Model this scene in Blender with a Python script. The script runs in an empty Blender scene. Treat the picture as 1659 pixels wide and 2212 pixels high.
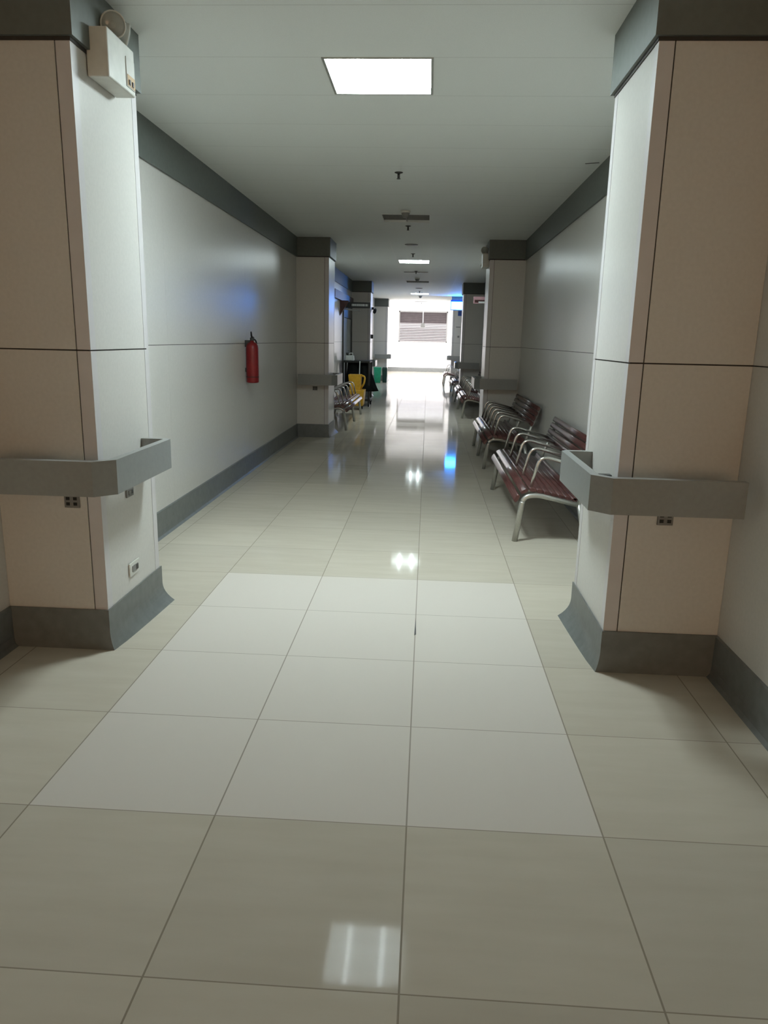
import bpy, math, random
from mathutils import Vector, Matrix

random.seed(7)
S = bpy.context.scene
COL = S.collection

# ------------------------------------------------------------------ camera
W, H = 1659.0, 2212.0
F_PX = 1592.12
EYE = 1.47
R = ((0.99806822, -0.03412794, 0.05191441),
     (0.05831837, 0.22655617, -0.97225062),
     (0.02141939, 0.97340001, 0.22810880))          # rows: world x, y, z in camera axes
cam_d = bpy.data.cameras.new('camera')
cam = bpy.data.objects.new('camera', cam_d)
COL.objects.link(cam)
cam.matrix_world = Matrix.Translation((0, 0, EYE)) @ Matrix(R).to_4x4()
cam_d.sensor_fit = 'VERTICAL'
cam_d.sensor_height = 36.0
cam_d.lens = 36.0 * F_PX / H
cam_d.clip_start = 0.02
S.camera = cam

# ------------------------------------------------------------------ view, world, daylight
S.view_settings.view_transform = 'Standard'
S.view_settings.look = 'None'
S.view_settings.gamma = 1.0
S.view_settings.use_curve_mapping = False
S.view_settings.exposure = 0.0

world = bpy.data.worlds.new('world')
S.world = world
world.use_nodes = True
bg = world.node_tree.nodes['Background']
bg.inputs[0].default_value = (1.0, 0.64, 0.38, 1)     # dim warm hall the corridor opens to behind the camera
bg.inputs[1].default_value = 3.6

LAMP_PANEL = 60.0
LAMP_TUBE = 170.0
LAMP_COL = (0.87, 1.0, 1.02)


def area(name, loc, rot, sx, sy, power, color):
    d = bpy.data.lights.new(name, 'AREA')
    d.shape = 'RECTANGLE'
    d.size, d.size_y = sx, sy
    d.energy = power
    d.color = color
    o = bpy.data.objects.new(name, d)
    o.location = loc
    o.rotation_euler = rot
    COL.objects.link(o)
    return o


HP = math.pi / 2
DAY = (0.97, 0.95, 1.0)
# daylight at the two side windows of the end bay and behind the louvred end window
area('daylight_left', (-2.30, 32.1, 1.65), (0, -HP, 0), 2.7, 6.9, 400, DAY)
area('daylight_right', (1.72, 32.1, 1.65), (0, HP, 0), 2.7, 6.9, 400, DAY)
area('daylight_end', (-0.26, 37.2, 2.1), (-HP, 0, 0), 5.0, 3.2, 170, DAY)

# ------------------------------------------------------------------ material helpers


def new_mat(name):
    m = bpy.data.materials.new(name)
    m.use_nodes = True
    nt = m.node_tree
    return m, nt, nt.nodes['Principled BSDF']


def noise(nt, scale, detail=3.0, vec=None, stretch=None):
    n = nt.nodes.new('ShaderNodeTexNoise')
    n.inputs['Scale'].default_value = scale
    n.inputs['Detail'].default_value = detail
    g = nt.nodes.new('ShaderNodeNewGeometry')
    if stretch:
        mp = nt.nodes.new('ShaderNodeMapping')
        mp.inputs['Scale'].default_value = stretch
        nt.links.new(g.outputs['Position'], mp.inputs['Vector'])
        nt.links.new(mp.outputs[0], n.inputs['Vector'])
    else:
        nt.links.new(g.outputs['Position'], n.inputs['Vector'])
    return n.outputs['Fac']


def ramp(nt, fac, stops):
    r = nt.nodes.new('ShaderNodeValToRGB')
    el = r.color_ramp.elements
    el[0].position, el[0].color = stops[0][0], (*stops[0][1], 1)
    el[1].position, el[1].color = stops[1][0], (*stops[1][1], 1)
    for p, c in stops[2:]:
        e = el.new(p)
        e.color = (*c, 1)
    nt.links.new(fac, r.inputs[0])
    return r.outputs[0]


def mth(nt, op, a, b=None, c=None):
    n = nt.nodes.new('ShaderNodeMath')
    n.operation = op
    for i, v in enumerate((a, b, c)):
        if v is None:
            continue
        if isinstance(v, (int, float)):
            n.inputs[i].default_value = v
        else:
            nt.links.new(v, n.inputs[i])
    return n.outputs[0]


def mixc(nt, fac, a, b):
    n = nt.nodes.new('ShaderNodeMix')
    n.data_type = 'RGBA'
    for sock, v in ((n.inputs['Factor'], fac), (n.inputs['A'], a), (n.inputs['B'], b)):
        pass
    ins = [i for i in n.inputs if i.enabled]
    for i, v in zip((0, 1, 2), (fac, a, b)):
        if isinstance(v, (int, float)):
            ins[i].default_value = v
        elif isinstance(v, tuple):
            ins[i].default_value = (*v, 1)
        else:
            nt.links.new(v, ins[i])
    return [o for o in n.outputs if o.enabled][0]


def simple(name, col, rough=0.5, metal=0.0, vary=0.08, scale=14.0, bump=0.0, ior=1.45, spec=0.5, stretch=None, coat=0.0):
    m, nt, p = new_mat(name)
    f = noise(nt, scale, 3, stretch=stretch)
    lo = tuple(c * (1 - vary) for c in col)
    hi = tuple(min(1, c * (1 + vary)) for c in col)
    nt.links.new(ramp(nt, f, [(0.3, lo), (0.7, hi)]), p.inputs['Base Color'])
    p.inputs['Roughness'].default_value = rough
    p.inputs['Metallic'].default_value = metal
    p.inputs['IOR'].default_value = ior
    p.inputs['Specular IOR Level'].default_value = spec
    p.inputs['Coat Weight'].default_value = coat
    if bump:
        b = nt.nodes.new('ShaderNodeBump')
        b.inputs['Strength'].default_value = bump
        b.inputs['Distance'].default_value = 0.002
        nt.links.new(f, b.inputs['Height'])
        nt.links.new(b.outputs[0], p.inputs['Normal'])
    return m


def glow(name, col, strength):
    m, nt, p = new_mat(name)
    p.inputs['Base Color'].default_value = (*[min(1, c) for c in col], 1)
    p.inputs['Emission Color'].default_value = (*col, 1)
    p.inputs['Emission Strength'].default_value = strength
    return m


# ------------------------------------------------------------------ mesh helpers
class MB:
    def __init__(self):
        self.v, self.f, self.s = [], [], []

    def box(self, x0, x1, y0, y1, z0, z1):
        x0, x1 = min(x0, x1), max(x0, x1)
        y0, y1 = min(y0, y1), max(y0, y1)
        z0, z1 = min(z0, z1), max(z0, z1)
        b = len(self.v)
        self.v += [(x, y, z) for z in (z0, z1) for y in (y0, y1) for x in (x0, x1)]
        for q in ((0, 2, 3, 1), (4, 5, 7, 6), (0, 1, 5, 4), (2, 6, 7, 3), (0, 4, 6, 2), (1, 3, 7, 5)):
            self.f.append([b + i for i in q])
            self.s.append(False)
        return self

    def frustum(self, c0, s0, c1, s1):
        """box with bottom centre c0, half sizes s0, and top centre c1, half sizes s1"""
        b = len(self.v)
        for c, s in ((c0, s0), (c1, s1)):
            self.v += [(c[0] + i * s[0], c[1] + j * s[1], c[2]) for j in (-1, 1) for i in (-1, 1)]
        for q in ((0, 2, 3, 1), (4, 5, 7, 6), (0, 1, 5, 4), (2, 6, 7, 3), (0, 4, 6, 2), (1, 3, 7, 5)):
            self.f.append([b + i for i in q])
            self.s.append(False)
        return self

    def prism(self, pts, y0, y1, axis='y'):
        """closed 2-D profile extruded; axis y: pts=(x,z); axis x: pts=(y,z); axis z: pts=(x,y)"""
        b, n = len(self.v), len(pts)
        for t in (y0, y1):
            for a, c in pts:
                self.v.append({'y': (a, t, c), 'x': (t, a, c), 'z': (a, c, t)}[axis])
        self.f.append([b + i for i in range(n)])
        self.f.append([b + n + i for i in reversed(range(n))])
        self.s += [False, False]
        for i in range(n):
            j = (i + 1) % n
            self.f.append([b + i, b + n + i, b + n + j, b + j])
            self.s.append(n > 10)
        return self

    def tube(self, pts, r, seg=12, flat=None):
        """round tube through points; r a number or one per point"""
        pts = [Vector(p) for p in pts]
        n = len(pts)
        rs = r if isinstance(r, (list, tuple)) else [r] * n
        b = len(self.v)
        prev = None
        for i, p in enumerate(pts):
            t = (pts[min(i + 1, n - 1)] - pts[max(i - 1, 0)]).normalized()
            if prev is None:
                a = Vector((0, 0, 1)) if abs(t.z) < 0.9 else Vector((1, 0, 0))
                u = t.cross(a).normalized()
            else:
                u = (prev - t * prev.dot(t)).normalized()
            prev = u
            w = t.cross(u)
            for k in range(seg):
                a = 2 * math.pi * k / seg
                self.v.append(tuple(p + (u * math.cos(a) + w * math.sin(a)) * rs[i]))
        for i in range(n - 1):
            for k in range(seg):
                k2 = (k + 1) % seg
                self.f.append([b + i * seg + k, b + i * seg + k2, b + (i + 1) * seg + k2, b + (i + 1) * seg + k])
                self.s.append(True)
        self.f.append([b + k for k in reversed(range(seg))])
        self.f.append([b + (n - 1) * seg + k for k in range(seg)])
        self.s += [False, False]
        return self

    def lathe(self, prof, origin=(0, 0, 0), axis=(0, 0, 1), seg=28):
        """prof = [(radius, height)...] turned about axis"""
        ax = Vector(axis).normalized()
        a = Vector((0, 0, 1)) if abs(ax.z) < 0.9 else Vector((1, 0, 0))
        u = ax.cross(a).normalized()
        w = ax.cross(u)
        o = Vector(origin)
        b, n = len(self.v), len(prof)
        for r, h in prof:
            for k in range(seg):
                t = 2 * math.pi * k / seg
                self.v.append(tuple(o + ax * h + (u * math.cos(t) + w * math.sin(t)) * max(r, 1e-4)))
        for i in range(n - 1):
            for k in range(seg):
                k2 = (k + 1) % seg
                self.f.append([b + i * seg + k, b + i * seg + k2, b + (i + 1) * seg + k2, b + (i + 1) * seg + k])
                self.s.append(True)
        self.f.append([b + k for k in reversed(range(seg))])
        self.f.append([b + (n - 1) * seg + k for k in range(seg)])
        self.s += [False, False]
        return self

    def build(self, name, mat, parent=None, bevel=0.0, fix=True):
        me = bpy.data.meshes.new(name)
        me.from_pydata(self.v, [], self.f)
        me.polygons.foreach_set('use_smooth', self.s)
        if fix:
            import bmesh
            bm = bmesh.new()
            bm.from_mesh(me)
            bmesh.ops.recalc_face_normals(bm, faces=bm.faces)
            bm.to_mesh(me)
            bm.free()
        me.materials.append(mat)
        o = bpy.data.objects.new(name, me)
        COL.objects.link(o)
        if parent is not None:
            o.parent = parent
            o.matrix_parent_inverse = Matrix.Translation(-parent.location)
        if bevel:
            md = o.modifiers.new('bevel', 'BEVEL')
            md.width = bevel
            md.segments = 2
            md.limit_method = 'ANGLE'
        return o


def fillet(pts, rad, n=6):
    """round the inner corners of a polyline"""
    pts = [Vector(p) for p in pts]
    out = [pts[0]]
    for i in range(1, len(pts) - 1):
        p0, p, p1 = pts[i - 1], pts[i], pts[i + 1]
        a, b = (p0 - p), (p1 - p)
        r = min(rad, a.length * 0.49, b.length * 0.49)
        A, B = p + a.normalized() * r, p + b.normalized() * r
        for k in range(n + 1):
            t = k / n
            out.append(A * (1 - t) ** 2 + p * 2 * t * (1 - t) + B * t ** 2)
    out.append(pts[-1])
    return out


def structure(o, label=None):
    o['kind'] = 'structure'
    if label:
        o['label'] = label
    return o


def tag(o, label, cat, group=None):
    o['label'] = label
    o['category'] = cat
    if group:
        o['group'] = group
    return o


def thing(name, loc, label, cat, group=None):
    o = bpy.data.objects.new(name, None)
    o.empty_display_size = 0.1
    o.location = loc
    COL.objects.link(o)
    return tag(o, label, cat, group)


# ------------------------------------------------------------------ materials
M = {}
M['panel'] = simple('laminate_panel', (0.625, 0.61, 0.575), rough=0.31, vary=0.03, scale=60, spec=0.34)
M['guard'] = simple('corner_guard', (0.62, 0.60, 0.60), rough=0.35, vary=0.02)
M['gap'] = simple('dark_joint', (0.045, 0.04, 0.035), rough=0.8, vary=0.1)
M['band'] = simple('grey_band', (0.135, 0.15, 0.138), rough=0.5, vary=0.06, scale=30)
M['base'] = simple('grey_vinyl_base', (0.165, 0.175, 0.17), rough=0.42, vary=0.10, scale=20, bump=0.15)
M['rail'] = simple('grey_rail', (0.27, 0.28, 0.27), rough=0.28, vary=0.04, scale=50)
M['rail_dark'] = simple('rail_inside', (0.07, 0.075, 0.07), rough=0.6)
M['white_wall'] = simple('white_wall', (0.80, 0.79, 0.78), rough=0.6, vary=0.02)
M['metal'] = simple('brushed_metal', (0.50, 0.50, 0.47), rough=0.34, metal=0.75, vary=0.06, scale=90)
M['arm_metal'] = simple('polished_tube', (0.60, 0.59, 0.56), rough=0.22, metal=0.9, vary=0.05, scale=90)
M['black'] = simple('black_plastic', (0.012, 0.013, 0.012), rough=0.5)
M['black_cloth'] = simple('black_bag', (0.006, 0.007, 0.007), rough=0.8, scale=9, vary=0.3, spec=0.15)
M['yellow'] = simple('yellow_plastic', (0.62, 0.35, 0.03), rough=0.42, vary=0.12, scale=18)
M['green'] = simple('green_plastic', (0.02, 0.34, 0.18), rough=0.45)
M['dark_green'] = simple('dark_green_plastic', (0.010, 0.045, 0.035), rough=0.5)
M['white_plastic'] = simple('white_plastic', (0.55, 0.58, 0.56), rough=0.45)
M['cream_plastic'] = simple('cream_plastic', (0.62, 0.62, 0.57), rough=0.45)
M['red_paint'] = simple('red_paint', (0.20, 0.010, 0.012), rough=0.33, vary=0.15, scale=10)
M['dark_red'] = simple('dark_red_frame', (0.045, 0.016, 0.016), rough=0.45)
M['amber'] = simple('amber_label', (0.50, 0.33, 0.16), rough=0.5)
M['pink_sign'] = simple('faded_pink', (0.42, 0.24, 0.26), rough=0.5)
M['louvre'] = simple('louvre_slat', (0.060, 0.048, 0.049), rough=0.5, vary=0.12, scale=6)
M['trim_white'] = simple('ceiling_bar', (0.80, 0.82, 0.80), rough=0.55, vary=0.02)
M['dark_grey'] = simple('dark_grey_metal', (0.05, 0.05, 0.047), rough=0.45)
M['mid_grey'] = simple('mid_grey_plastic', (0.20, 0.20, 0.19), rough=0.5)
M['reflector'] = simple('reflector_metal', (0.42, 0.43, 0.40), rough=0.45, metal=0.6)
M['paper'] = simple('white_paper', (0.78, 0.78, 0.76), rough=0.8, scale=40)
M['door_leaf'] = simple('pale_door_leaf', (0.50, 0.53, 0.53), rough=0.3)
M['blue_plate'] = simple('blue_plate', (0.02, 0.06, 0.24), rough=0.4)
M['lamp_panel'] = glow('lamp_diffuser_lit', LAMP_COL, LAMP_PANEL)
M['lamp_tube'] = glow('lamp_tube_lit', LAMP_COL, LAMP_TUBE)
M['far_lamp_panel'] = glow('lamp_diffuser_far', LAMP_COL, 16.0)  # lit lamps beyond the nearest one: diffuser set to a weaker glow
M['far_lamp_tube'] = glow('lamp_tube_far', LAMP_COL, 190.0)
M['blue_glow'] = glow('blue_sign_lit', (0.035, 0.28, 1.0), 62.0)

# dark-stained bench wood with a grain along its length
m, nt, p = new_mat('maroon_wood')
f = noise(nt, 6, 5, stretch=(18, 1.2, 18))
nt.links.new(ramp(nt, f, [(0.3, (0.058, 0.020, 0.019)), (0.55, (0.098, 0.033, 0.030)), (0.75, (0.135, 0.056, 0.048))]), p.inputs['Base Color'])
p.inputs['Roughness'].default_value = 0.30
p.inputs['Coat Weight'].default_value = 0.45
p.inputs['Coat Roughness'].default_value = 0.2
M['wood'] = m

# clear lens of the emergency lamps
m, nt, p = new_mat('clear_lens')
p.inputs['Base Color'].default_value = (0.86, 0.9, 0.86, 1)
p.inputs['Roughness'].default_value = 0.08
p.inputs['Transmission Weight'].default_value = 0.75
p.inputs['IOR'].default_value = 1.45
M['lens'] = m

# ceiling board: pale, with faint cross seams every tile
TP = 0.605
m, nt, p = new_mat('ceiling_board')
g = nt.nodes.new('ShaderNodeNewGeometry')
sx = nt.nodes.new('ShaderNodeSeparateXYZ')
nt.links.new(g.outputs['Position'], sx.inputs[0])
ty = mth(nt, 'FRACT', mth(nt, 'DIVIDE', mth(nt, 'ADD', sx.outputs['Y'], 0.0 - 3.575 + TP * 10), TP))
d = mth(nt, 'ABSOLUTE', mth(nt, 'SUBTRACT', ty, 0.5))
line = mth(nt, 'GREATER_THAN', d, 0.5 - 0.0022 / TP)
f = noise(nt, 260, 2)
c = ramp(nt, f, [(0.3, (0.76, 0.79, 0.77)), (0.7, (0.81, 0.84, 0.82))])
nt.links.new(mixc(nt, mth(nt, 'MULTIPLY', line, 0.45), c, (0.30, 0.31, 0.29)), p.inputs['Base Color'])
p.inputs['Roughness'].default_value = 0.65
M['ceiling'] = m

# polished floor tiles
m, nt, p = new_mat('polished_tile')
g = nt.nodes.new('ShaderNodeNewGeometry')
sx = nt.nodes.new('ShaderNodeSeparateXYZ')
nt.links.new(g.outputs['Position'], sx.inputs[0])
X_, Y_ = sx.outputs['X'], sx.outputs['Y']
tx = mth(nt, 'DIVIDE', mth(nt, 'SUBTRACT', X_, -0.016 - 0.603 * 10), 0.603)
ty = mth(nt, 'DIVIDE', mth(nt, 'SUBTRACT', Y_, 2.008 - 0.605 * 20), 0.605)
ix, iy = mth(nt, 'FLOOR', tx), mth(nt, 'FLOOR', ty)
gx = mth(nt, 'ABSOLUTE', mth(nt, 'SUBTRACT', mth(nt, 'FRACT', tx), 0.5))
gy = mth(nt, 'ABSOLUTE', mth(nt, 'SUBTRACT', mth(nt, 'FRACT', ty), 0.5))
grout = mth(nt, 'MAXIMUM', mth(nt, 'GREATER_THAN', gx, 0.5 - 0.0042), mth(nt, 'GREATER_THAN', gy, 0.5 - 0.0030))
cmb = nt.nodes.new('ShaderNodeCombineXYZ')
nt.links.new(ix, cmb.inputs[0])
nt.links.new(iy, cmb.inputs[1])
wn = nt.nodes.new('ShaderNodeTexWhiteNoise')
wn.noise_dimensions = '2D'
nt.links.new(cmb.outputs[0], wn.inputs['Vector'])
rnd = wn.outputs['Value']
# streaks of the beige stone-look tile, running across the corridor
streak = nt.nodes.new('ShaderNodeTexNoise')
streak.inputs['Scale'].default_value = 3.2
streak.inputs['Detail'].default_value = 6
mp = nt.nodes.new('ShaderNodeMapping')
mp.inputs['Scale'].default_value = (0.8, 4.5, 1)
off = nt.nodes.new('ShaderNodeVectorMath')
off.operation = 'MULTIPLY_ADD'
nt.links.new(wn.outputs['Color'], off.inputs[0])
off.inputs[1].default_value = (9, 9, 9)
nt.links.new(g.outputs['Position'], off.inputs[2])
nt.links.new(off.outputs[0], mp.inputs['Vector'])
nt.links.new(mp.outputs[0], streak.inputs['Vector'])
beige = ramp(nt, streak.outputs['Fac'], [(0.28, (0.525, 0.48, 0.395)), (0.5, (0.55, 0.505, 0.418)), (0.75, (0.575, 0.53, 0.445))])
dark = mth(nt, 'MULTIPLY_ADD', rnd, 0.12, 0.94)
hsv = nt.nodes.new('ShaderNodeHueSaturation')
nt.links.new(beige, hsv.inputs['Color'])
nt.links.new(dark, hsv.inputs['Value'])
# the inset of plain whiter tiles, three wide and four long
inx = mth(nt, 'MULTIPLY', mth(nt, 'GREATER_THAN', X_, -0.016 - 0.603 * 2), mth(nt, 'LESS_THAN', X_, -0.016 + 0.603))
iny = mth(nt, 'MULTIPLY', mth(nt, 'GREATER_THAN', Y_, 2.008), mth(nt, 'LESS_THAN', Y_, 2.008 + 4 * 0.605))
white = mth(nt, 'MULTIPLY', inx, iny)
c = mixc(nt, white, hsv.outputs[0], (0.66, 0.615, 0.555))
c = mixc(nt, mth(nt, 'MULTIPLY', grout, 0.62), c, (0.15, 0.115, 0.075))
nt.links.new(c, p.inputs['Base Color'])
nt.links.new(mth(nt, 'ADD', mth(nt, 'MULTIPLY_ADD', rnd, 0.035, 0.045), mth(nt, 'MULTIPLY', grout, 0.4)), p.inputs['Roughness'])
p.inputs['IOR'].default_value = 1.075
bmp = nt.nodes.new('ShaderNodeBump')
bmp.inputs['Strength'].default_value = 0.035
bmp.inputs['Distance'].default_value = 0.01
nt.links.new(noise(nt, 1.3, 2), bmp.inputs['Height'])
nt.links.new(bmp.outputs[0], p.inputs['Normal'])
M['floor'] = m

# ------------------------------------------------------------------ the shell
XL, XR = -1.94, 1.35          # corridor walls
CL, CR = -1.463, 0.84         # inner faces of the columns
ZC = 2.87                     # ceiling
ZB = 2.60                     # underside of the cornice band
ZJ = 1.395                    # horizontal panel joint
COLS = (3.20, 11.08, 19.05, 27.05)
DEP = 0.68
YB = -8.0                     # corridor starts behind the camera
YE = 35.8                     # end wall
Y_RAISE = 30.1                # the ceiling steps up here
LAMPS = [(4.18, 1), (9.00, 0), (13.95, 1), (18.75, 0), (23.55, 1)]
TX0, TX1 = -0.597, -0.020     # troffer opening

structure(MB().box(XL - 0.5, XR + 0.5, YB, YE + 0.3, -0.12, 0).build('floor', M['floor']), 'polished beige tile floor')

mb = MB()
mb.box(XL - 0.2, TX0, YB, Y_RAISE, ZC, ZC + 0.12)
mb.box(TX1, XR + 0.2, YB, Y_RAISE, ZC, ZC + 0.12)
y = YB
for ly, on in LAMPS:
    mb.box(TX0, TX1, y, ly, ZC, ZC + 0.12)
    y = ly + 0.577
mb.box(TX0, TX1, y, Y_RAISE, ZC, ZC + 0.12)
mb.box(XL - 0.2, XR + 0.2, Y_RAISE - 0.1, YE + 0.2, 3.45, 3.55)      # raised part over the end bay
mb.box(XL - 0.2, XR + 0.2, Y_RAISE - 0.1, Y_RAISE, ZC + 0.1, 3.5)
structure(mb.build('ceiling', M['ceiling']), 'pale board ceiling')

mb = MB()
for gx_ in (-1.224, -0.621, 0.004, 0.586):
    mb.box(gx_ - 0.010, gx_ + 0.010, 11.2, Y_RAISE, ZC - 0.0008, ZC + 0.01)
structure(mb.build('trim_1', M['trim_white']), 'thin pale ceiling bars running down the corridor')


def wall(name, x, sgn, segs, zt=ZC, mat='panel', core_to=None):
    """wall face at x, body on side sgn; segs = (y0, y1, z0, z1, seams)"""
    root = bpy.data.objects.new(name, None)
    root.location = (x, 0, 0)
    COL.objects.link(root)
    structure(root)
    core, pan = MB(), MB()
    for y0, y1, z0, z1, seams in segs:
        core.box(x + sgn * 0.006, x + sgn * 0.14, y0, y1, z0, z1)
        ys = [y0] + [s for s in seams if y0 < s < y1] + [y1]
        for a, b in zip(ys, ys[1:]):
            for c0, c1 in ((z0, min(ZJ - 0.0022, z1)), (max(ZJ + 0.0022, z0), z1)):
                if c1 - c0 > 0.02:
                    pan.box(x, x + sgn * 0.008, a + 0.0007, b - 0.0007, c0, c1)
    core.build('core', M['gap'], root)
    pan.build('panel', M[mat], root)
    return root


DY0, DY1, DZ = 17.15, 18.85, 2.12       # side doorway, left wall
SL = [3.1 - 2.44 * 4, 3.1 - 2.44 * 3, 3.1 - 2.44 * 2, 3.1 - 2.44, 3.1, 5.54, 7.98, 10.42, 12.86, 15.3, 20.2, 22.6, 25.0]
wall('wall_left', XL, -1, [(YB, DY0, 0, ZC, SL), (DY0, DY1, DZ, ZC, []), (DY1, 28.75, 0, ZC, SL),
                           (28.75, 35.4, 0, 0.4, []), (28.75, 35.4, 2.85, 3.5, []), (35.4, YE + .2, 0, 3.5, [])])
wall('wall_right', XR, 1, [(YB, 28.75, 0, ZC, [s + 0.5 for s in SL]),
                           (28.75, 35.4, 0, 0.4, []), (28.75, 35.4, 2.85, 3.5, []), (35.4, YE + .2, 0, 3.5, [])])

# end wall with the opening of the louvred window
WX0, WX1, WZ0, WZ1 = -1.41, 0.885, 1.37, 2.79
mb = MB()
mb.box(XL - 0.15, WX0, YE, YE + 0.15, 0, 3.5)
mb.box(WX1, XR + 0.15, YE, YE + 0.15, 0, 3.5)
mb.box(WX0, WX1, YE, YE + 0.15, 0, WZ0)
mb.box(WX0, WX1, YE, YE + 0.15, WZ1, 3.5)
structure(mb.build('wall_end', M['white_wall']), 'white end wall below and around the louvred window')
structure(MB().box(XL, XR, YE - 0.02, YE, 0, 0.19).build('baseboard_end', M['base']))

# unseen shell added round the end bay to block stray warm world light
mb = MB()
mb.box(-3.1, -3.0, 28.0, 38.1, -0.1, 4.3)
mb.box(2.4, 2.5, 28.0, 38.1, -0.1, 4.3)
mb.box(-3.1, 2.5, 38.0, 38.1, -0.1, 4.3)
mb.box(-3.1, 2.5, 28.0, 38.1, 4.2, 4.3)
mb.box(-3.1, 2.5, 28.0, 38.1, -0.2, -0.13)
mb.box(-3.1, XL - 0.14, 27.9, 28.0, -0.1, 4.3)
mb.box(XR + 0.14, 2.5, 27.9, 28.0, -0.1, 4.3)
structure(mb.build('wall_light_block', M['white_wall']))

# louvred end window
root = bpy.data.objects.new('window_1', None)
root.location = (-0.26, YE, WZ0)
COL.objects.link(root)
structure(root, 'louvred window high in the white end wall')
mb = MB()
mb.box(WX0, WX0 + 0.055, YE - 0.02, YE + 0.12, WZ0, WZ1)
mb.box(WX1 - 0.055, WX1, YE - 0.02, YE + 0.12, WZ0, WZ1)
mb.box(WX0, WX1, YE - 0.02, YE + 0.12, WZ0, WZ0 + 0.045)
mb.box(WX0, WX1, YE - 0.02, YE + 0.12, WZ1 - 0.055, WZ1)
mb.build('window_frame', M['mid_grey'], root)
mb = MB()
n = 18
for i in range(n):
    z = WZ0 + 0.085 + i * (WZ1 - WZ0 - 0.15) / (n - 1)
    tilt = 0.014 if i < 11 else 0.032            # lower slats stand open, upper ones are shut
    hz = 0.021 if i < 8 else (0.013 if i < 11 else 0.040)
    mb.prism([(YE + 0.00, z - hz), (YE + 0.008, z - hz), (YE + 0.008 + tilt, z + hz), (YE + tilt, z + hz)], WX0 + 0.05, WX1 - 0.05, axis='x')
mb.build('window_slats', M['louvre'], root)

# side windows of the end bay
for i, (x, s, nm) in enumerate(((XL, -1, 'window_2'), (XR, 1, 'window_3'))):
    mb = MB()
    for yy in (28.75, 30.4, 32.05, 33.7, 35.35):
        mb.box(x, x + s * 0.14, yy, yy + 0.05, 0.4, 2.85)
    mb.box(x, x + s * 0.14, 28.75, 35.4, 0.4, 0.45)
    mb.box(x, x + s * 0.14, 28.75, 35.4, 2.80, 2.85)
    structure(mb.build(nm, M['white_wall']))


# cornice band and baseboards along the walls
def ywall_run(x, s, y0, y1, kind):
    mb = MB()
    if kind == 'band':
        mb.box(x, x - s * 0.018, y0, y1, ZB, ZC)
    else:
        pts = [(x, 0), (x - s * 0.030, 0), (x - s * 0.016, 0.016), (x - s * 0.012, 0.05), (x - s * 0.011, 0.195), (x, 0.2)]
        mb.prism(pts, y0, y1)
    return mb


k = 2
gaps_l = [(YB, COLS[0])] + [(COLS[i] + DEP, COLS[i + 1]) for i in range(3)]
for x, s, side in ((XL, -1, 'left'), (XR, 1, 'right')):
    band, basem = MB(), MB()
    for y0, y1 in gaps_l + [(COLS[3] + DEP, Y_RAISE if True else 0)]:
        b = ywall_run(x, s, y0, y1, 'band')
        off_ = len(band.v)
        band.v += b.v
        band.f += [[i + off_ for i in q] for q in b.f]
        band.s += b.s
        segs = [(y0, min(y1, 28.7))]
        if side == 'left' and y0 < DY0 < y1:
            segs = [(y0, DY0 - 0.08), (DY1 + 0.08, y1)]
        for a, c_ in segs:
            b = ywall_run(x, s, a, c_, 'base')
            off_ = len(basem.v)
            basem.v += b.v
            basem.f += [[i + off_ for i in q] for q in b.f]
            basem.s += b.s
    structure(band.build('trim_%d' % k, M['band']), 'grey cornice band along the %s wall' % side)
    structure(basem.build('baseboard_%s' % side, M['base']), 'grey vinyl baseboard of the %s wall' % side)
    k += 1


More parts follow.
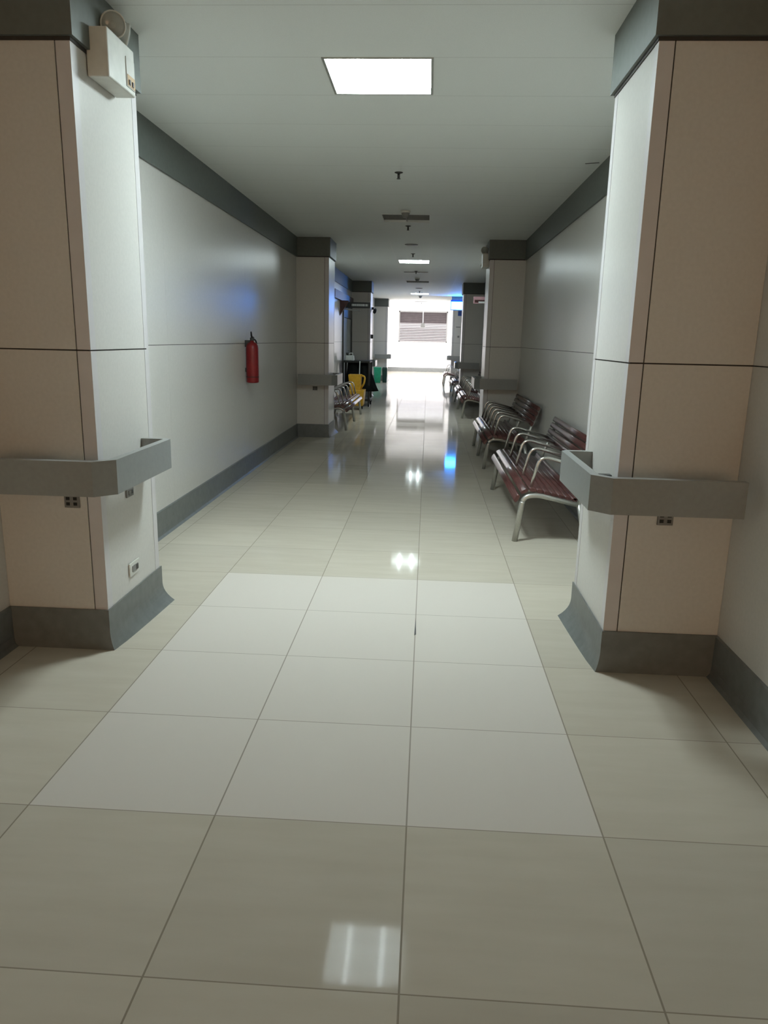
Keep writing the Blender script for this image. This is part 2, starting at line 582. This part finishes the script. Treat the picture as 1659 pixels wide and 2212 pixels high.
# ------------------------------------------------------------------ columns
def column(side, y0):
    s = -1 if side == 'left' else 1           # wall direction from the corridor
    xi = CL if side == 'left' else CR         # inner face
    xw = XL if side == 'left' else XR
    y1 = y0 + DEP
    root = bpy.data.objects.new('column', None)
    root.location = ((xi + xw) / 2, (y0 + y1) / 2, 0)
    COL.objects.link(root)
    structure(root)
    MB().box(xi + s * 0.008, xw, y0 + 0.008, y1 - 0.008, 0, ZC).build('core', M['gap'], root)
    pan, grd = MB(), MB()
    for z0, z1 in ((0.0, ZJ - 0.003), (ZJ + 0.003, ZC)):
        gw = 0.060
        # front and back panels with the corner guard beside them
        for ya, yb in ((y0, y0 + 0.010), (y1 - 0.010, y1)):
            pan.box(xi + s * (gw + 0.005), xw - s * 0.001, ya, yb, z0, z1)
            grd.box(xi, xi + s * gw, ya, yb, z0, z1)
        # corridor face
        pan.box(xi + s * 0.001, xi + s * 0.010, y0 + 0.057, y1 - 0.057, z0, z1)
        grd.box(xi, xi + s * 0.009, y0 + 0.010, y0 + 0.055, z0, z1)
        grd.box(xi, xi + s * 0.009, y1 - 0.055, y1 - 0.010, z0, z1)
    pan.build('panel', M['panel'], root)
    grd.build('corner_guard', M['guard'], root)
    b = MB()
    b.box(xi - s * 0.020, xw, y0 - 0.020, y1 + 0.02, ZB + 0.014, ZC)
    b.build('cornice', M['band'], root)
    MB().box(xi - s * 0.004, xw, y0 - 0.004, y1 + 0.004, ZB, ZB + 0.015).build('cornice_joint', M['gap'], root)
    # cove base: flat in front, a flaring foot on the corridor side
    b = MB()
    n_, ny = 12, 6
    for j in range(ny + 1):
        v = j / ny
        fl = 0.016 + 0.050 * v ** 0.7                 # the loose foot flares more towards the far end
        yy = y0 - 0.010 + v * (DEP + 0.03)
        b.v.append((xi, yy, 0))
        for i in range(n_ + 1):
            t = i / n_
            b.v.append((xi - s * (0.006 + fl * max(0, 1 - t * 1.8) ** 2.4), yy, 0.2 * t))
        b.v.append((xi, yy, 0.2))
    m_ = n_ + 3
    for j in range(ny):
        for i in range(m_):
            i2 = (i + 1) % m_
            b.f.append([j * m_ + i, j * m_ + i2, (j + 1) * m_ + i2, (j + 1) * m_ + i])
            b.s.append(False)
    b.f.append([i for i in range(m_)])
    b.f.append([ny * m_ + i for i in reversed(range(m_))])
    b.s += [False, False]
    b.box(xi, xw, y0 - 0.010, y0, 0, 0.2)
    b.box(xi, xw, y1, y1 + 0.010, 0, 0.2)
    b.build('cove_base', M['base'], root)
    # handrail: a U of flat band standing off the column
    nth = ['nearest', 'second', 'third', 'farthest'][COLS.index(y0)]
    r = thing('handrail', (xi - s * 0.07, y0 + DEP / 2, 0.80), 'grey band handrail wrapped round the %s column on the %s' % (nth, side), 'handrail', 'handrails around the columns')
    so = 0.152
    xo, yo, yb = xi - s * so, y0 - 0.235, y1 - 0.13
    c_ = 0.075
    th = 0.036
    outer = [(xw - s * 0.055, yo), (xo + s * c_, yo), (xo, yo + c_), (xo, yb - 0.03), (xo + s * 0.03, yb), (xi, yb)]
    inner = [(xi, yb - th), (xo + s * th, yb - th), (xo + s * th, yo + c_ + 0.012), (xo + s * (c_ + 0.012), yo + th), (xw - s * 0.055, yo + th)]
    rb = MB().prism(outer + inner, 0.795, 0.945, axis='z')
    rb.s = [False] * len(rb.f)
    rb.build('rail_band', M['rail'], r)
    for q in ((xi, xi - s * (so - th + 0.002), y0 + 0.10, y0 + 0.14), (xi + s * 0.20, xi + s * 0.24, y0, yo + th - 0.002),
              (xw - s * 0.10, xw - s * 0.14, y0, yo + th - 0.002)):
        MB().box(*q, 0.84, 0.90).build('bracket', M['dark_grey'], r)
    return root


for y in COLS:
    column('left', y)
    column('right', y)

# ------------------------------------------------------------------ recessed ceiling lights


def ceiling_light(y0, on, label):
    y1 = y0 + 0.577
    t = thing('ceiling_light', ((TX0 + TX1) / 2, (y0 + y1) / 2, ZC), label, 'ceiling light', 'square recessed ceiling lights')
    f_ = MB()
    w = 0.014
    z0, z1 = ZC - 0.004, ZC + 0.075
    for a, b, c_, d_ in ((TX0, TX0 + w, y0, y1), (TX1 - w, TX1, y0, y1), (TX0 + w, TX1 - w, y0, y0 + w), (TX0 + w, TX1 - w, y1 - w, y1)):
        f_.box(a, b, c_, d_, z0, z1)
    f_.box(TX0, TX1, y0, y1, z1, z1 + 0.02)
    f_.build('frame', M['reflector'] if on else M['trim_white'], t)
    if on:
        MB().box(TX0 + w, TX1 - w, y0 + w, y1 - w, ZC + 0.028, ZC + 0.036).build('diffuser', M['lamp_panel' if y0 < 6 else 'far_lamp_panel'], t)
        for xx in (TX0 + 0.165, TX1 - 0.165):
            MB().tube([(xx, y0 + 0.03, ZC + 0.014), (xx, y1 - 0.03, ZC + 0.014)], 0.013, 10).build('tube', M['lamp_tube' if y0 < 6 else 'far_lamp_tube'], t)
    else:
        MB().box(TX0 + w, TX1 - w, y0 + w, y1 - w, ZC + 0.05, ZC + 0.056).build('reflector', M['reflector'], t)
        mb_ = MB()
        for i in range(1, 4):
            yy = y0 + i * 0.577 / 4
            mb_.box(TX0 + w, TX1 - w, yy - 0.003, yy + 0.003, ZC + 0.004, ZC + 0.048)
        mb_.box((TX0 + TX1) / 2 - 0.004, (TX0 + TX1) / 2 + 0.004, y0 + w, y1 - w, ZC + 0.004, ZC + 0.048)
        mb_.build('louvre', M['mid_grey'], t)


LL = ['lit square ceiling light nearest the camera', 'unlit square ceiling light beside the pale round detector, nearer the camera',
      'lit square ceiling light just beyond the flat round speaker', 'unlit square ceiling light beyond the slot vent',
      'farthest lit square ceiling light, small and bright']
for (y, on), lb in zip(LAMPS, LL):
    ceiling_light(y, on, lb)

# sprinklers, detectors, speakers and slot vents on the centre line
SPX = -0.302


def sprinkler(y, label):
    t = thing('sprinkler', (SPX, y, ZC), label, 'sprinkler', 'ceiling sprinklers down the middle')
    MB().lathe([(0.036, 0.0), (0.036, -0.004), (0.014, -0.012)], (SPX, y, ZC), seg=20).build('escutcheon', M['dark_grey'], t)
    MB().lathe([(0.011, -0.008), (0.011, -0.045), (0.007, -0.05)], (SPX, y, ZC), seg=14).build('nozzle', M['dark_grey'], t)
    MB().lathe([(0.017, -0.05), (0.017, -0.054)], (SPX, y, ZC), seg=14).build('deflector', M['dark_grey'], t)


for y, lb in ((6.83, 'dark ceiling sprinkler nearest the camera'), (9.88, 'second dark ceiling sprinkler, just beyond the near unlit light'),
              (12.96, 'third dark ceiling sprinkler, just before the middle lit light'), (16.15, 'fourth dark ceiling sprinkler, at the slot vent'),
              (22.6, 'tiny dark ceiling sprinkler just before the farthest lit light'), (29.4, 'farthest tiny ceiling sprinkler at the edge of the bright end bay')):
    sprinkler(y, lb)


def detector(y, label, r=0.055):
    t = thing('smoke_detector', (SPX, y, ZC), label, 'smoke detector', 'cup shaped ceiling detectors')
    MB().lathe([(r, 0), (r, -0.012), (r * 0.92, -0.022)], (SPX, y, ZC)).build('base_plate', M['cream_plastic'], t)
    MB().lathe([(r * 0.86, -0.02), (r * 0.8, -0.034), (r * 0.62, -0.06), (r * 0.35, -0.072)], (SPX, y, ZC)).build('sensor_cup', M['mid_grey'], t)


detector(8.78, 'pale round smoke detector beside the nearer unlit light')
detector(17.9, 'grey cup shaped detector between slot vent and unlit light', 0.062)
detector(24.9, 'grey cup shaped detector just beyond the farthest lit light', 0.062)


def speaker(y, label):
    t = thing('ceiling_speaker', (SPX, y, ZC), label, 'speaker', 'flat round ceiling speakers')
    MB().lathe([(0.10, 0), (0.10, -0.006), (0.085, -0.012)], (SPX, y, ZC), seg=36).build('rim', M['mid_grey'], t)
    MB().lathe([(0.083, -0.011), (0.04, -0.014), (0.01, -0.015)], (SPX, y, ZC), seg=36).build('grille', M['dark_grey'], t)


speaker(11.75, 'flat dark round ceiling speaker between second and third sprinkler')
speaker(21.3, 'flat dark round ceiling speaker beyond the far unlit light')
for y, lb in ((16.35, 'thin dark slot vent across the ceiling beyond the middle lit light'), (28.6, 'thin dark slot vent across the ceiling near the bright end bay')):
    t = thing('slot_vent', (SPX, y, ZC), lb, 'vent', 'ceiling slot vents')
    MB().box(TX0 + 0.03, TX1 - 0.03, y - 0.04, y + 0.04, ZC - 0.008, ZC).build('slot_frame', M['mid_grey'], t)
    MB().box(TX0 + 0.05, TX1 - 0.05, y - 0.026, y + 0.026, ZC - 0.011, ZC - 0.007).build('slot_opening', M['black'], t)

# grey box hanging on a rod in the end bay
t = thing('hanging_speaker_box', (-0.235, 30.6, 3.45), 'small grey box hanging on a pale rod before the louvred window', 'hanging box')
MB().tube([(-0.235, 30.6, 3.45), (-0.235, 30.6, 2.13)], 0.014, 10).build('rod', M['trim_white'], t)
MB().frustum((-0.235, 30.6, 1.95), (0.095, 0.07), (-0.235, 30.6, 2.13), (0.075, 0.07)).build('box', M['mid_grey'], t, bevel=0.008)


# ------------------------------------------------------------------ emergency lights on the columns
def emergency_light(side, y0, label):
    s = -1 if side == 'left' else 1
    xi = CL if side == 'left' else CR
    a, b = y0 + 0.14, y0 + 0.43
    t = thing('emergency_light', (xi, (a + b) / 2, 2.52), label, 'emergency light', 'twin-lamp emergency lights')
    dpt = 0.095
    MB().box(xi - s * 0.002, xi - s * dpt, a, b, 2.515, 2.705).build('housing', M['cream_plastic'], t, bevel=0.006)
    MB().box(xi - s * dpt, xi - s * (dpt + 0.004), a + 0.185, b - 0.012, 2.535, 2.655).build('indicator_panel', M['cream_plastic'], t, bevel=0.002)
    MB().box(xi - s * (dpt + 0.003), xi - s * (dpt + 0.006), a + 0.19, b - 0.018, 2.540, 2.585).build('amber_label', M['amber'], t)
    mb_ = MB()
    for q in (0.0, 0.035):
        mb_.box(xi - s * (dpt + 0.005), xi - s * (dpt + 0.010), a + 0.20 + q, a + 0.215 + q, 2.545, 2.565)
    mb_.build('test_button', M['dark_grey'], t)
    for i, (yy, ax) in enumerate(((a + 0.148, Vector((-s * 0.45, -0.80, -0.25))), (b - 0.03, Vector((-s * 0.80, 0.5, -0.20))))):
        ax.normalize()
        c = Vector((xi - s * 0.062, yy, 2.762))
        mb_ = MB()
        mb_.tube([(xi - s * 0.048, yy, 2.703), (xi - s * 0.048, yy, 2.74)], 0.014, 12)
        mb_.lathe([(0.012, -0.055), (0.030, -0.042), (0.046, -0.014), (0.053, 0.012), (0.053, 0.020), (0.048, 0.020), (0.040, 0.002), (0.01, -0.028)], c, ax)
        mb_.build('lamp_head', M['cream_plastic'], t)
        MB().lathe([(0.047, 0.012), (0.047, 0.018), (0.030, 0.026), (0.006, 0.029)], c, ax).build('lens', M['lens'], t)
        MB().lathe([(0.010, -0.026), (0.012, -0.005), (0.006, 0.006)], c, ax, seg=12).build('bulb', M['trim_white'], t)


emergency_light('left', COLS[0], 'white twin-lamp emergency light high on the nearest left column')
emergency_light('right', COLS[1], 'small twin-lamp emergency light high on the second right column')


# ------------------------------------------------------------------ outlets
def outlet(name, label, pos, face, w, h, double, group='wall sockets on the columns', plate='cream_plastic'):
    """face: 'front' (normal -y) or 'side' (+1/-1 normal x)"""
    x, y, z = pos
    t = thing(name, pos, label, 'wall socket', group)
    if face == 'front':
        MB().box(x - w / 2, x + w / 2, y - 0.008, y, z - h / 2, z + h / 2).build('cover_plate', M[plate], t, bevel=0.002)
        mb_ = MB()
        for dx in ((-0.24, 0.24) if double else (0,)):
            for dz in (-0.2, 0.2):
                mb_.box(x + dx * w - 0.008, x + dx * w + 0.008, y - 0.011, y - 0.007, z + dz * h - 0.007, z + dz * h + 0.007)
        mb_.build('socket_hole', M['black'], t)
    else:
        n_ = face
        MB().box(x, x + n_ * 0.008, y - w / 2, y + w / 2, z - h / 2, z + h / 2).build('cover_plate', M[plate], t, bevel=0.002)
        mb_ = MB()
        mb_.box(x + n_ * 0.007, x + n_ * 0.011, y - w * 0.28, y + w * 0.30, z - h * 0.22, z + h * 0.22)
        mb_.build('socket_hole', M['mid_grey'], t)
        mb_ = MB()
        mb_.box(x + n_ * 0.010, x + n_ * 0.013, y + w * 0.1, y + w * 0.28, z - h * 0.18, z + h * 0.18)
        mb_.build('socket_switch', M['dark_grey'], t)


outlet('wall_socket', 'four-hole socket below the handrail on the nearest right column', (1.06, 3.198, 0.735), 'front', 0.068, 0.062, True, plate='mid_grey')
outlet('wall_socket', 'socket below the handrail on the front of the nearest left column', (-1.595, 3.198, 0.722), 'front', 0.070, 0.062, True, plate='mid_grey')
outlet('wall_socket', 'small dark socket just under the handrail, side of the nearest left column', (CL, 3.52, 0.702), 1, 0.085, 0.045, False, plate='mid_grey')
outlet('wall_socket', 'white socket low on the side of the nearest left column', (CL, 3.522, 0.309), 1, 0.125, 0.068, False)
outlet('wall_socket', 'tiny dark socket under the handrail of the second left column', (-1.665, 11.078, 0.735), 'front', 0.072, 0.06, True, plate='mid_grey')

# ------------------------------------------------------------------ fire extinguisher
ex, ey = -1.865, 7.93
t = thing('fire_extinguisher', (ex, ey, 0.985), 'red fire extinguisher hanging on the left wall', 'fire extinguisher')
MB().lathe([(0.050, 0.985), (0.064, 0.99), (0.066, 1.0), (0.066, 1.345), (0.062, 1.375), (0.046, 1.40), (0.022, 1.412), (0.018, 1.43)], (ex, ey, 0), seg=32).build('cylinder', M['red_paint'], t)
MB().lathe([(0.0675, 1.045), (0.0675, 1.053)], (ex, ey, 0), seg=32).build('band', M['dark_red'], t)
MB().lathe([(0.020, 1.425), (0.022, 1.43), (0.022, 1.455), (0.012, 1.46)], (ex, ey, 0), seg=16).build('valve', M['dark_grey'], t)
mb = MB()
mb.tube([(ex, ey, 1.455), (ex, ey - 0.02, 1.475), (ex + 0.005, ey - 0.055, 1.515)], [0.010, 0.010, 0.007], 10)
mb.tube([(ex, ey + 0.005, 1.45), (ex, ey + 0.04, 1.462), (ex + 0.005, ey + 0.075, 1.452)], [0.009, 0.009, 0.006], 10)
mb.build('handle', M['black'], t)
pts = fillet([(ex + 0.01, ey + 0.02, 1.44), (ex + 0.02, ey + 0.10, 1.43), (ex + 0.03, ey + 0.105, 1.33), (ex + 0.03, ey + 0.085, 1.2), (ex + 0.02, ey + 0.08, 1.12), (ex + 0.02, ey + 0.125, 1.035)], 0.05, 6)
MB().tube(pts, [0.009] * (len(pts) - 3) + [0.012, 0.016, 0.02], 10).build('hose', M['black'], t)
MB().box(XL, ex - 0.02, ey - 0.015, ey + 0.015, 1.36, 1.43).build('bracket', M['dark_grey'], t)
MB().box(XL, ex - 0.055, ey - 0.02, ey + 0.02, 1.1, 1.14).build('bracket', M['dark_grey'], t)


# ------------------------------------------------------------------ benches
def bench(side, y0, y1, n_arms, legs, label, shift=0.0):
    s = -1 if side == 'left' else 1
    xw = (XL if side == 'left' else XR) - s * shift

    def P(u, y, z):
        return (xw - s * u, y, z)
    t = thing('bench', P(0.32, (y0 + y1) / 2, 0), label, 'bench', 'slatted waiting benches')
    for ly in legs:
        front = fillet([(0.645, 0), (0.605, 0.285), (0.525, 0.372), (0.40, 0.342)], 0.07, 7)[:] if False else None
        path = fillet([P(0.645, ly, 0), P(0.598, ly, 0.345), P(0.50, ly, 0.362), P(0.19, ly, 0.295)], 0.10, 8)
        # leg and seat rail meet under the first slat
        n_leg = next(i for i, q in enumerate(path) if q.z > 0.30) + 1
        MB().tube(path[:n_leg], 0.0225, 14).build('front_leg', M['metal'], t)
        MB().tube(path[n_leg - 1:], 0.019, 12).build('seat_rail', M['metal'], t)
        MB().tube([P(0.115, ly, 0), P(0.185, ly, 0.30)], 0.020, 12).build('rear_leg', M['metal'], t)
        MB().tube([P(0.195, ly, 0.285), P(0.155, ly, 0.40), P(0.030, ly, 0.735)], 0.017, 12).build('back_post', M['metal'], t)
    e = 0.045

    def slat(u, z, ang, w=0.051, th=0.026, nm='seat_slat'):
        pts = []
        for k_ in range(14):
            a = 2 * math.pi * k_ / 14
            ca, sa = math.cos(a), math.sin(a)
            px = (abs(ca) ** 0.7) * (1 if ca >= 0 else -1) * w / 2
            pz = (abs(sa) ** 0.8) * (1 if sa >= 0 else -1) * th / 2
            pu = u + px * math.cos(ang) - pz * math.sin(ang)
            pz2 = z + px * math.sin(ang) + pz * math.cos(ang)
            pts.append((xw - s * pu, pz2))
        MB().prism(pts, y0 - e, y1 + e).build(nm, M['wood'], t)
    slat(0.645, 0.328, math.radians(-62), w=0.060)
    slat(0.592, 0.385, math.radians(-30), w=0.060)
    for i in range(7):
        u = 0.530 - i * 0.053
        zr = 0.362 - (0.50 - u) * (0.067 / 0.31)
        slat(u, min(zr, 0.366) + 0.030, math.radians(12))
    for u, z in ((0.208, 0.352), (0.118, 0.553), (0.097, 0.611), (0.075, 0.669), (0.054, 0.727)):
        slat(u, z, math.radians(112), nm='backrest_slat')
    for i in range(n_arms):
        ay = y0 + 0.02 + (y1 - y0 - 0.04) * i / (n_arms - 1)
        path = fillet([P(0.545, ay, 0.37), P(0.485, ay, 0.650), P(0.10, ay, 0.545)], 0.085, 8)
        MB().tube(path, 0.0125, 12).build('armrest', M['arm_metal'], t)
    return t


bench('right', 5.50, 7.48, 5, (5.45, 7.43), 'maroon slatted bench with tube armrests, nearest on the right wall')
bench('right', 8.66, 10.72, 6, (8.68, 9.7, 10.68), 'second slatted bench on the right wall, up to the second column')
bench('right', 14.45, 16.55, 6, (14.5, 16.5), 'third slatted bench on the right wall, just past the second column')
bench('right', 16.70, 18.60, 5, (16.75, 18.5), 'fourth slatted bench on the right wall, ending at the third column')
bench('right', 20.20, 22.20, 5, (20.3, 22.1), 'fifth slatted bench on the right wall, just past the third column')
bench('right', 24.95, 26.75, 2, (25.0, 26.6), 'farthest bench on the right, its arm bright against the end wall', shift=0.14)
bench('left', 12.02, 14.75, 6, (12.03, 13.40, 14.74), 'only slatted bench on the left wall, before the cleaning cart')

# ------------------------------------------------------------------ side doorway on the left
root = bpy.data.objects.new('door_1', None)
root.location = (XL, (DY0 + DY1) / 2, 0)
COL.objects.link(root)
structure(root, 'dark framed side doorway with pale leaves on the left')
mb = MB()
mb.box(XL - 0.12, XL + 0.03, DY0 - 0.09, DY0, 0, DZ + 0.10)
mb.box(XL - 0.12, XL + 0.03, DY1, DY1 + 0.09, 0, DZ + 0.10)
mb.box(XL - 0.12, XL + 0.02, DY0, DY1, 1.94, DZ + 0.10)
mb.build('door_frame', M['dark_grey'], root)
mid = (DY0 + DY1) / 2
for a, b in ((DY0 + 0.01, mid - 0.05), (mid + 0.05, DY1 - 0.01)):
    lf = MB().box(XL - 0.04, XL + 0.004, a, b, 0.01, 1.93).build('door_leaf', M['door_leaf'], root)
    MB().tube([(XL + 0.03, b - 0.1 if a < mid - 0.1 else a + 0.1, 0.9), (XL + 0.03, b - 0.1 if a < mid - 0.1 else a + 0.1, 1.2)], 0.012, 8).build('door_handle', M['metal'], lf)
MB().box(XL - 0.10, XL - 0.01, mid - 0.05, mid + 0.05, 0, 1.94).build('door_post', M['dark_grey'], root)
MB().box(XL - 0.30, XL - 0.14, DY0 - 0.1, DY1 + 0.1, 0, 2.3).build('door_back', M['dark_grey'], root)

MB().box(XL, XL + 0.05, 15.3, 18.98, 2.27, 2.44).build('door_header', M['dark_red'], root)
MB().prism([(XL, 1.95), (XL, 2.27), (XL + 0.20, 2.27)], 16.50, 16.57).build('door_bracket', M['dark_red'], root)

t = thing('hanging_sign', (-1.6, 16.75, 2.2), 'narrow black sign with pale lettering jutting from the left wall', 'sign')
sy = 16.75
MB().box(XL + 0.002, -1.295, sy - 0.03, sy + 0.03, 2.125, 2.25).build('sign_box', M['black'], t)
mb = MB()
xx = -1.70
random.seed(3)
while xx < -1.34:
    w_ = random.choice((0.012, 0.02, 0.026))
    mb.box(xx, xx + w_, sy - 0.034, sy - 0.03, 2.165, 2.212)
    xx += w_ + 0.010
mb.build('sign_lettering', M['white_plastic'], t)
t = tag(MB().prism([(XL, 2.09), (-1.52, 2.05), (-1.50, 2.085), (XL, 2.125)], 16.70, 16.73).build('sign_plate', M['mid_grey']), 'small tilted grey plate right under the black hanging sign', 'sign plate')

# right side small projecting sign
t = thing('projecting_sign', (1.35, 15.0, 2.24), 'faded pink sign jutting from the right wall past the second column', 'sign')
MB().box(0.855, XR, 14.97, 15.03, 2.185, 2.315).build('sign_board', M['pink_sign'], t)
MB().box(0.875, XR - 0.02, 14.962, 14.97, 2.205, 2.255).build('sign_stripe', M['dark_red'], t)
MB().box(0.95, XR - 0.02, 14.958, 14.962, 2.192, 2.225).build('sign_patch', M['white_plastic'], t)

# blue illuminated sign
t = thing('illuminated_sign', (1.02, 24.9, 2.5), 'glowing blue illuminated sign jutting from the right wall', 'illuminated sign')
MB().box(0.69, XR, 24.90, 25.02, 2.44, 2.76).build('sign_housing', M['blue_plate'], t)
MB().box(0.71, XR - 0.05, 24.885, 24.90, 2.46, 2.70).build('lit_face', M['blue_glow'], t)
MB().box(0.72, XR, 24.94, 24.98, 2.76, ZC).build('mount', M['mid_grey'], t)

# blue plate and marks on the farthest right column
tag(MB().box(1.02, 1.17, 27.035, 27.05, 2.33, 2.50).build('blue_notice', M['blue_plate']), 'small dark blue notice high on the farthest right column', 'notice')
tag(MB().box(0.97, 1.12, 27.04, 27.05, 1.93, 1.96).build('wall_hook_strip', M['mid_grey']), 'thin grey strip on the front of the farthest right column', 'strip')
tag(MB().box(1.03, 1.10, 27.03, 27.05, 1.58, 1.65).build('switch_box', M['mid_grey']), 'tiny grey box on the front of the farthest right column', 'switch box')

# black fittings on the side of the third left column
t = thing('wall_camera', (CL, 19.5, 2.2), 'small black camera on the side of the third left column', 'camera')
MB().box(CL + 0.002, CL + 0.05, 19.42, 19.52, 2.20, 2.26).build('mount', M['black'], t)
MB().tube([(CL + 0.075, 19.35, 2.14), (CL + 0.075, 19.62, 2.20)], 0.042, 14).build('camera_body', M['black'], t)
tag(MB().box(CL + 0.002, CL + 0.05, 19.35, 19.50, 1.48, 1.58).build('card_reader', M['black'], bevel=0.004), 'small black box below the camera, third left column', 'card reader')

# ------------------------------------------------------------------ cleaning things
t = thing('cleaning_cart', (-1.58, 16.75, 0), 'black cleaning cart with flaring black bags by the left wall', 'cleaning cart')
MB().box(-1.88, -1.26, 16.42, 17.1, 0.955, 0.995).build('top_tray', M['black'], t, bevel=0.006)
MB().box(-1.86, -1.24, 16.44, 17.08, 0.12, 0.17).build('bottom_tray', M['black'], t, bevel=0.006)
for px, py in ((-1.855, 16.46), (-1.275, 16.46), (-1.855, 17.06), (-1.275, 17.06)):
    MB().box(px - 0.022, px + 0.022, py - 0.022, py + 0.022, 0.16, 0.96).build('post', M['black'], t)
    c = MB()
    c.lathe([(0.045, -0.016), (0.05, -0.010), (0.05, 0.010), (0.045, 0.016)], (px, py, 0.05), (1, 0, 0), seg=20)
    c.box(px - 0.022, px + 0.022, py - 0.03, py + 0.03, 0.06, 0.125)
    c.build('caster', M['black'], t)


def bag(cx, cy, z0, z1, r0, r1, lean):
    mb_ = MB()
    rings, seg = 9, 26
    b0 = len(mb_.v)
    for i in range(rings):
        q = i / (rings - 1)
        z = z0 + (z1 - z0) * q
        r = r0 + (r1 - r0) * q ** 0.8
        for k_ in range(seg):
            a = 2 * math.pi * k_ / seg
            rr = r * (1 + 0.07 * math.sin(5 * a + 2 * q) * (1 - q) + 0.03 * math.sin(11 * a))
            mb_.v.append((cx + lean * (1 - q) + rr * math.cos(a), cy + rr * 0.9 * math.sin(a), z))
    for i in range(rings - 1):
        for k_ in range(seg):
            k2 = (k_ + 1) % seg
            mb_.f.append([b0 + i * seg + k_, b0 + i * seg + k2, b0 + (i + 1) * seg + k2, b0 + (i + 1) * seg + k_])
            mb_.s.append(True)
    mb_.f.append([b0 + k_ for k_ in reversed(range(seg))])
    mb_.f.append([b0 + (rings - 1) * seg + k_ for k_ in range(seg)])
    mb_.s += [False, False]
    return mb_


bag(-1.40, 16.60, 0.34, 0.95, 0.22, 0.105, 0.10).build('waste_bag', M['black_cloth'], t)
bag(-1.63, 16.60, 0.42, 0.95, 0.15, 0.13, -0.05).build('waste_bag', M['black_cloth'], t)

t = thing('plastic_jug', (-1.72, 16.6, 0.995), 'pale plastic jug standing on top of the cleaning cart', 'jug')
MB().frustum((-1.72, 16.6, 0.996), (0.10, 0.07), (-1.72, 16.6, 1.11), (0.09, 0.065)).build('jug_body', M['white_plastic'], t, bevel=0.015)
MB().lathe([(0.03, 1.105), (0.028, 1.14), (0.034, 1.142), (0.034, 1.165)], (-1.77, 16.6, 0), seg=16).build('cap', M['dark_grey'], t)
MB().tube(fillet([(-1.66, 16.6, 1.10), (-1.65, 16.6, 1.155), (-1.73, 16.6, 1.155), (-1.745, 16.6, 1.11)], 0.02), 0.010, 8).build('handle', M['white_plastic'], t)

t = thing('mop_bucket', (-1.48, 15.75, 0), 'yellow mop bucket with tall wringer in front of the cart', 'mop bucket')
MB().frustum((-1.47, 15.75, 0.09), (0.14, 0.20), (-1.47, 15.75, 0.42), (0.17, 0.24)).build('bucket', M['yellow'], t, bevel=0.012)
MB().frustum((-1.50, 15.72, 0.40), (0.11, 0.11), (-1.51, 15.72, 0.74), (0.135, 0.14)).build('wringer', M['yellow'], t, bevel=0.012)
MB().tube(fillet([(-1.39, 15.66, 0.44), (-1.31, 15.6, 0.56), (-1.29, 15.6, 0.70), (-1.40, 15.66, 0.73)], 0.05), 0.020, 10).build('wringer_handle', M['yellow'], t)
for px in (-1.57, -1.37):
    for py in (15.60, 15.90):
        c = MB()
        c.lathe([(0.034, -0.012), (0.038, -0.008), (0.038, 0.008), (0.034, 0.012)], (px, py, 0.038), (1, 0, 0), seg=16)
        c.box(px - 0.014, px + 0.014, py - 0.02, py + 0.02, 0.05, 0.095)
        c.build('caster', M['black'], t)
t = thing('mop', (-1.46, 16.16, 0), 'mop with thin pale handle standing between yellow bucket and black cart', 'mop')
MB().tube([(-1.47, 16.13, 0.10), (-1.455, 16.16, 1.0)], 0.011, 10).build('mop_handle', M['white_plastic'], t)
MB().frustum((-1.475, 16.13, 0.0), (0.07, 0.05), (-1.47, 16.13, 0.14), (0.02, 0.015)).build('mop_head', M['paper'], t)

# bins before the farthest left column
t = thing('waste_bin', (-1.72, 25.9, 0), 'green plastic waste bin before the farthest left column', 'bin')
MB().frustum((-1.71, 25.9, 0), (0.095, 0.13), (-1.71, 25.9, 0.50), (0.125, 0.16)).build('bin_body', M['green'], t, bevel=0.008)
MB().box(-1.845, -1.575, 25.73, 26.07, 0.50, 0.525).build('rim', M['green'], t)
t = thing('waste_bin', (-1.48, 26.1, 0), 'very dark green waste bin right of the green one', 'bin')
MB().frustum((-1.475, 26.15, 0), (0.07, 0.12), (-1.475, 26.15, 0.46), (0.09, 0.15)).build('bin_body', M['dark_green'], t, bevel=0.008)
MB().frustum((-1.475, 26.15, 0.46), (0.095, 0.155), (-1.475, 26.15, 0.52), (0.07, 0.12)).build('lid', M['dark_green'], t)

# crumpled paper at the foot of the third left column
mb = MB()
cx, cy, cz = -1.38, 18.75, 0.045
b0 = 0
random.seed(11)
rings, seg = 7, 10
for i in range(rings):
    ph = math.pi * i / (rings - 1)
    for k_ in range(seg):
        a = 2 * math.pi * k_ / seg
        r = 0.05 * (0.8 + 0.3 * random.random())
        mb.v.append((cx + r * math.sin(ph) * math.cos(a), cy + r * math.sin(ph) * math.sin(a), max(0.001, cz + 0.9 * r * math.cos(ph))))
for i in range(rings - 1):
    for k_ in range(seg):
        k2 = (k_ + 1) % seg
        mb.f.append([i * seg + k_, i * seg + k2, (i + 1) * seg + k2, (i + 1) * seg + k_])
        mb.s.append(False)
tag(mb.build('crumpled_paper', M['paper']), 'scrap of crumpled white paper by the third left column', 'paper')

# chip in the floor joint and a stain on the ceiling
mb = MB()
mb.prism([(-0.020, 3.53), (-0.011, 3.54), (-0.012, 3.60), (-0.017, 3.77), (-0.019, 3.62)], 0.0005, 0.0015, axis='z')
tag(mb.build('floor_chip', M['dark_grey']), 'small dark chip along the joint between two white floor tiles', 'chip')
mb = MB()
mb.prism([(1.20, 6.44), (1.30, 6.40), (1.31, 6.415), (1.21, 6.455)], ZC - 0.002, ZC, axis='z')
tag(mb.build('ceiling_mark', M['dark_grey']), 'thin dark mark on the ceiling near the right wall', 'mark')
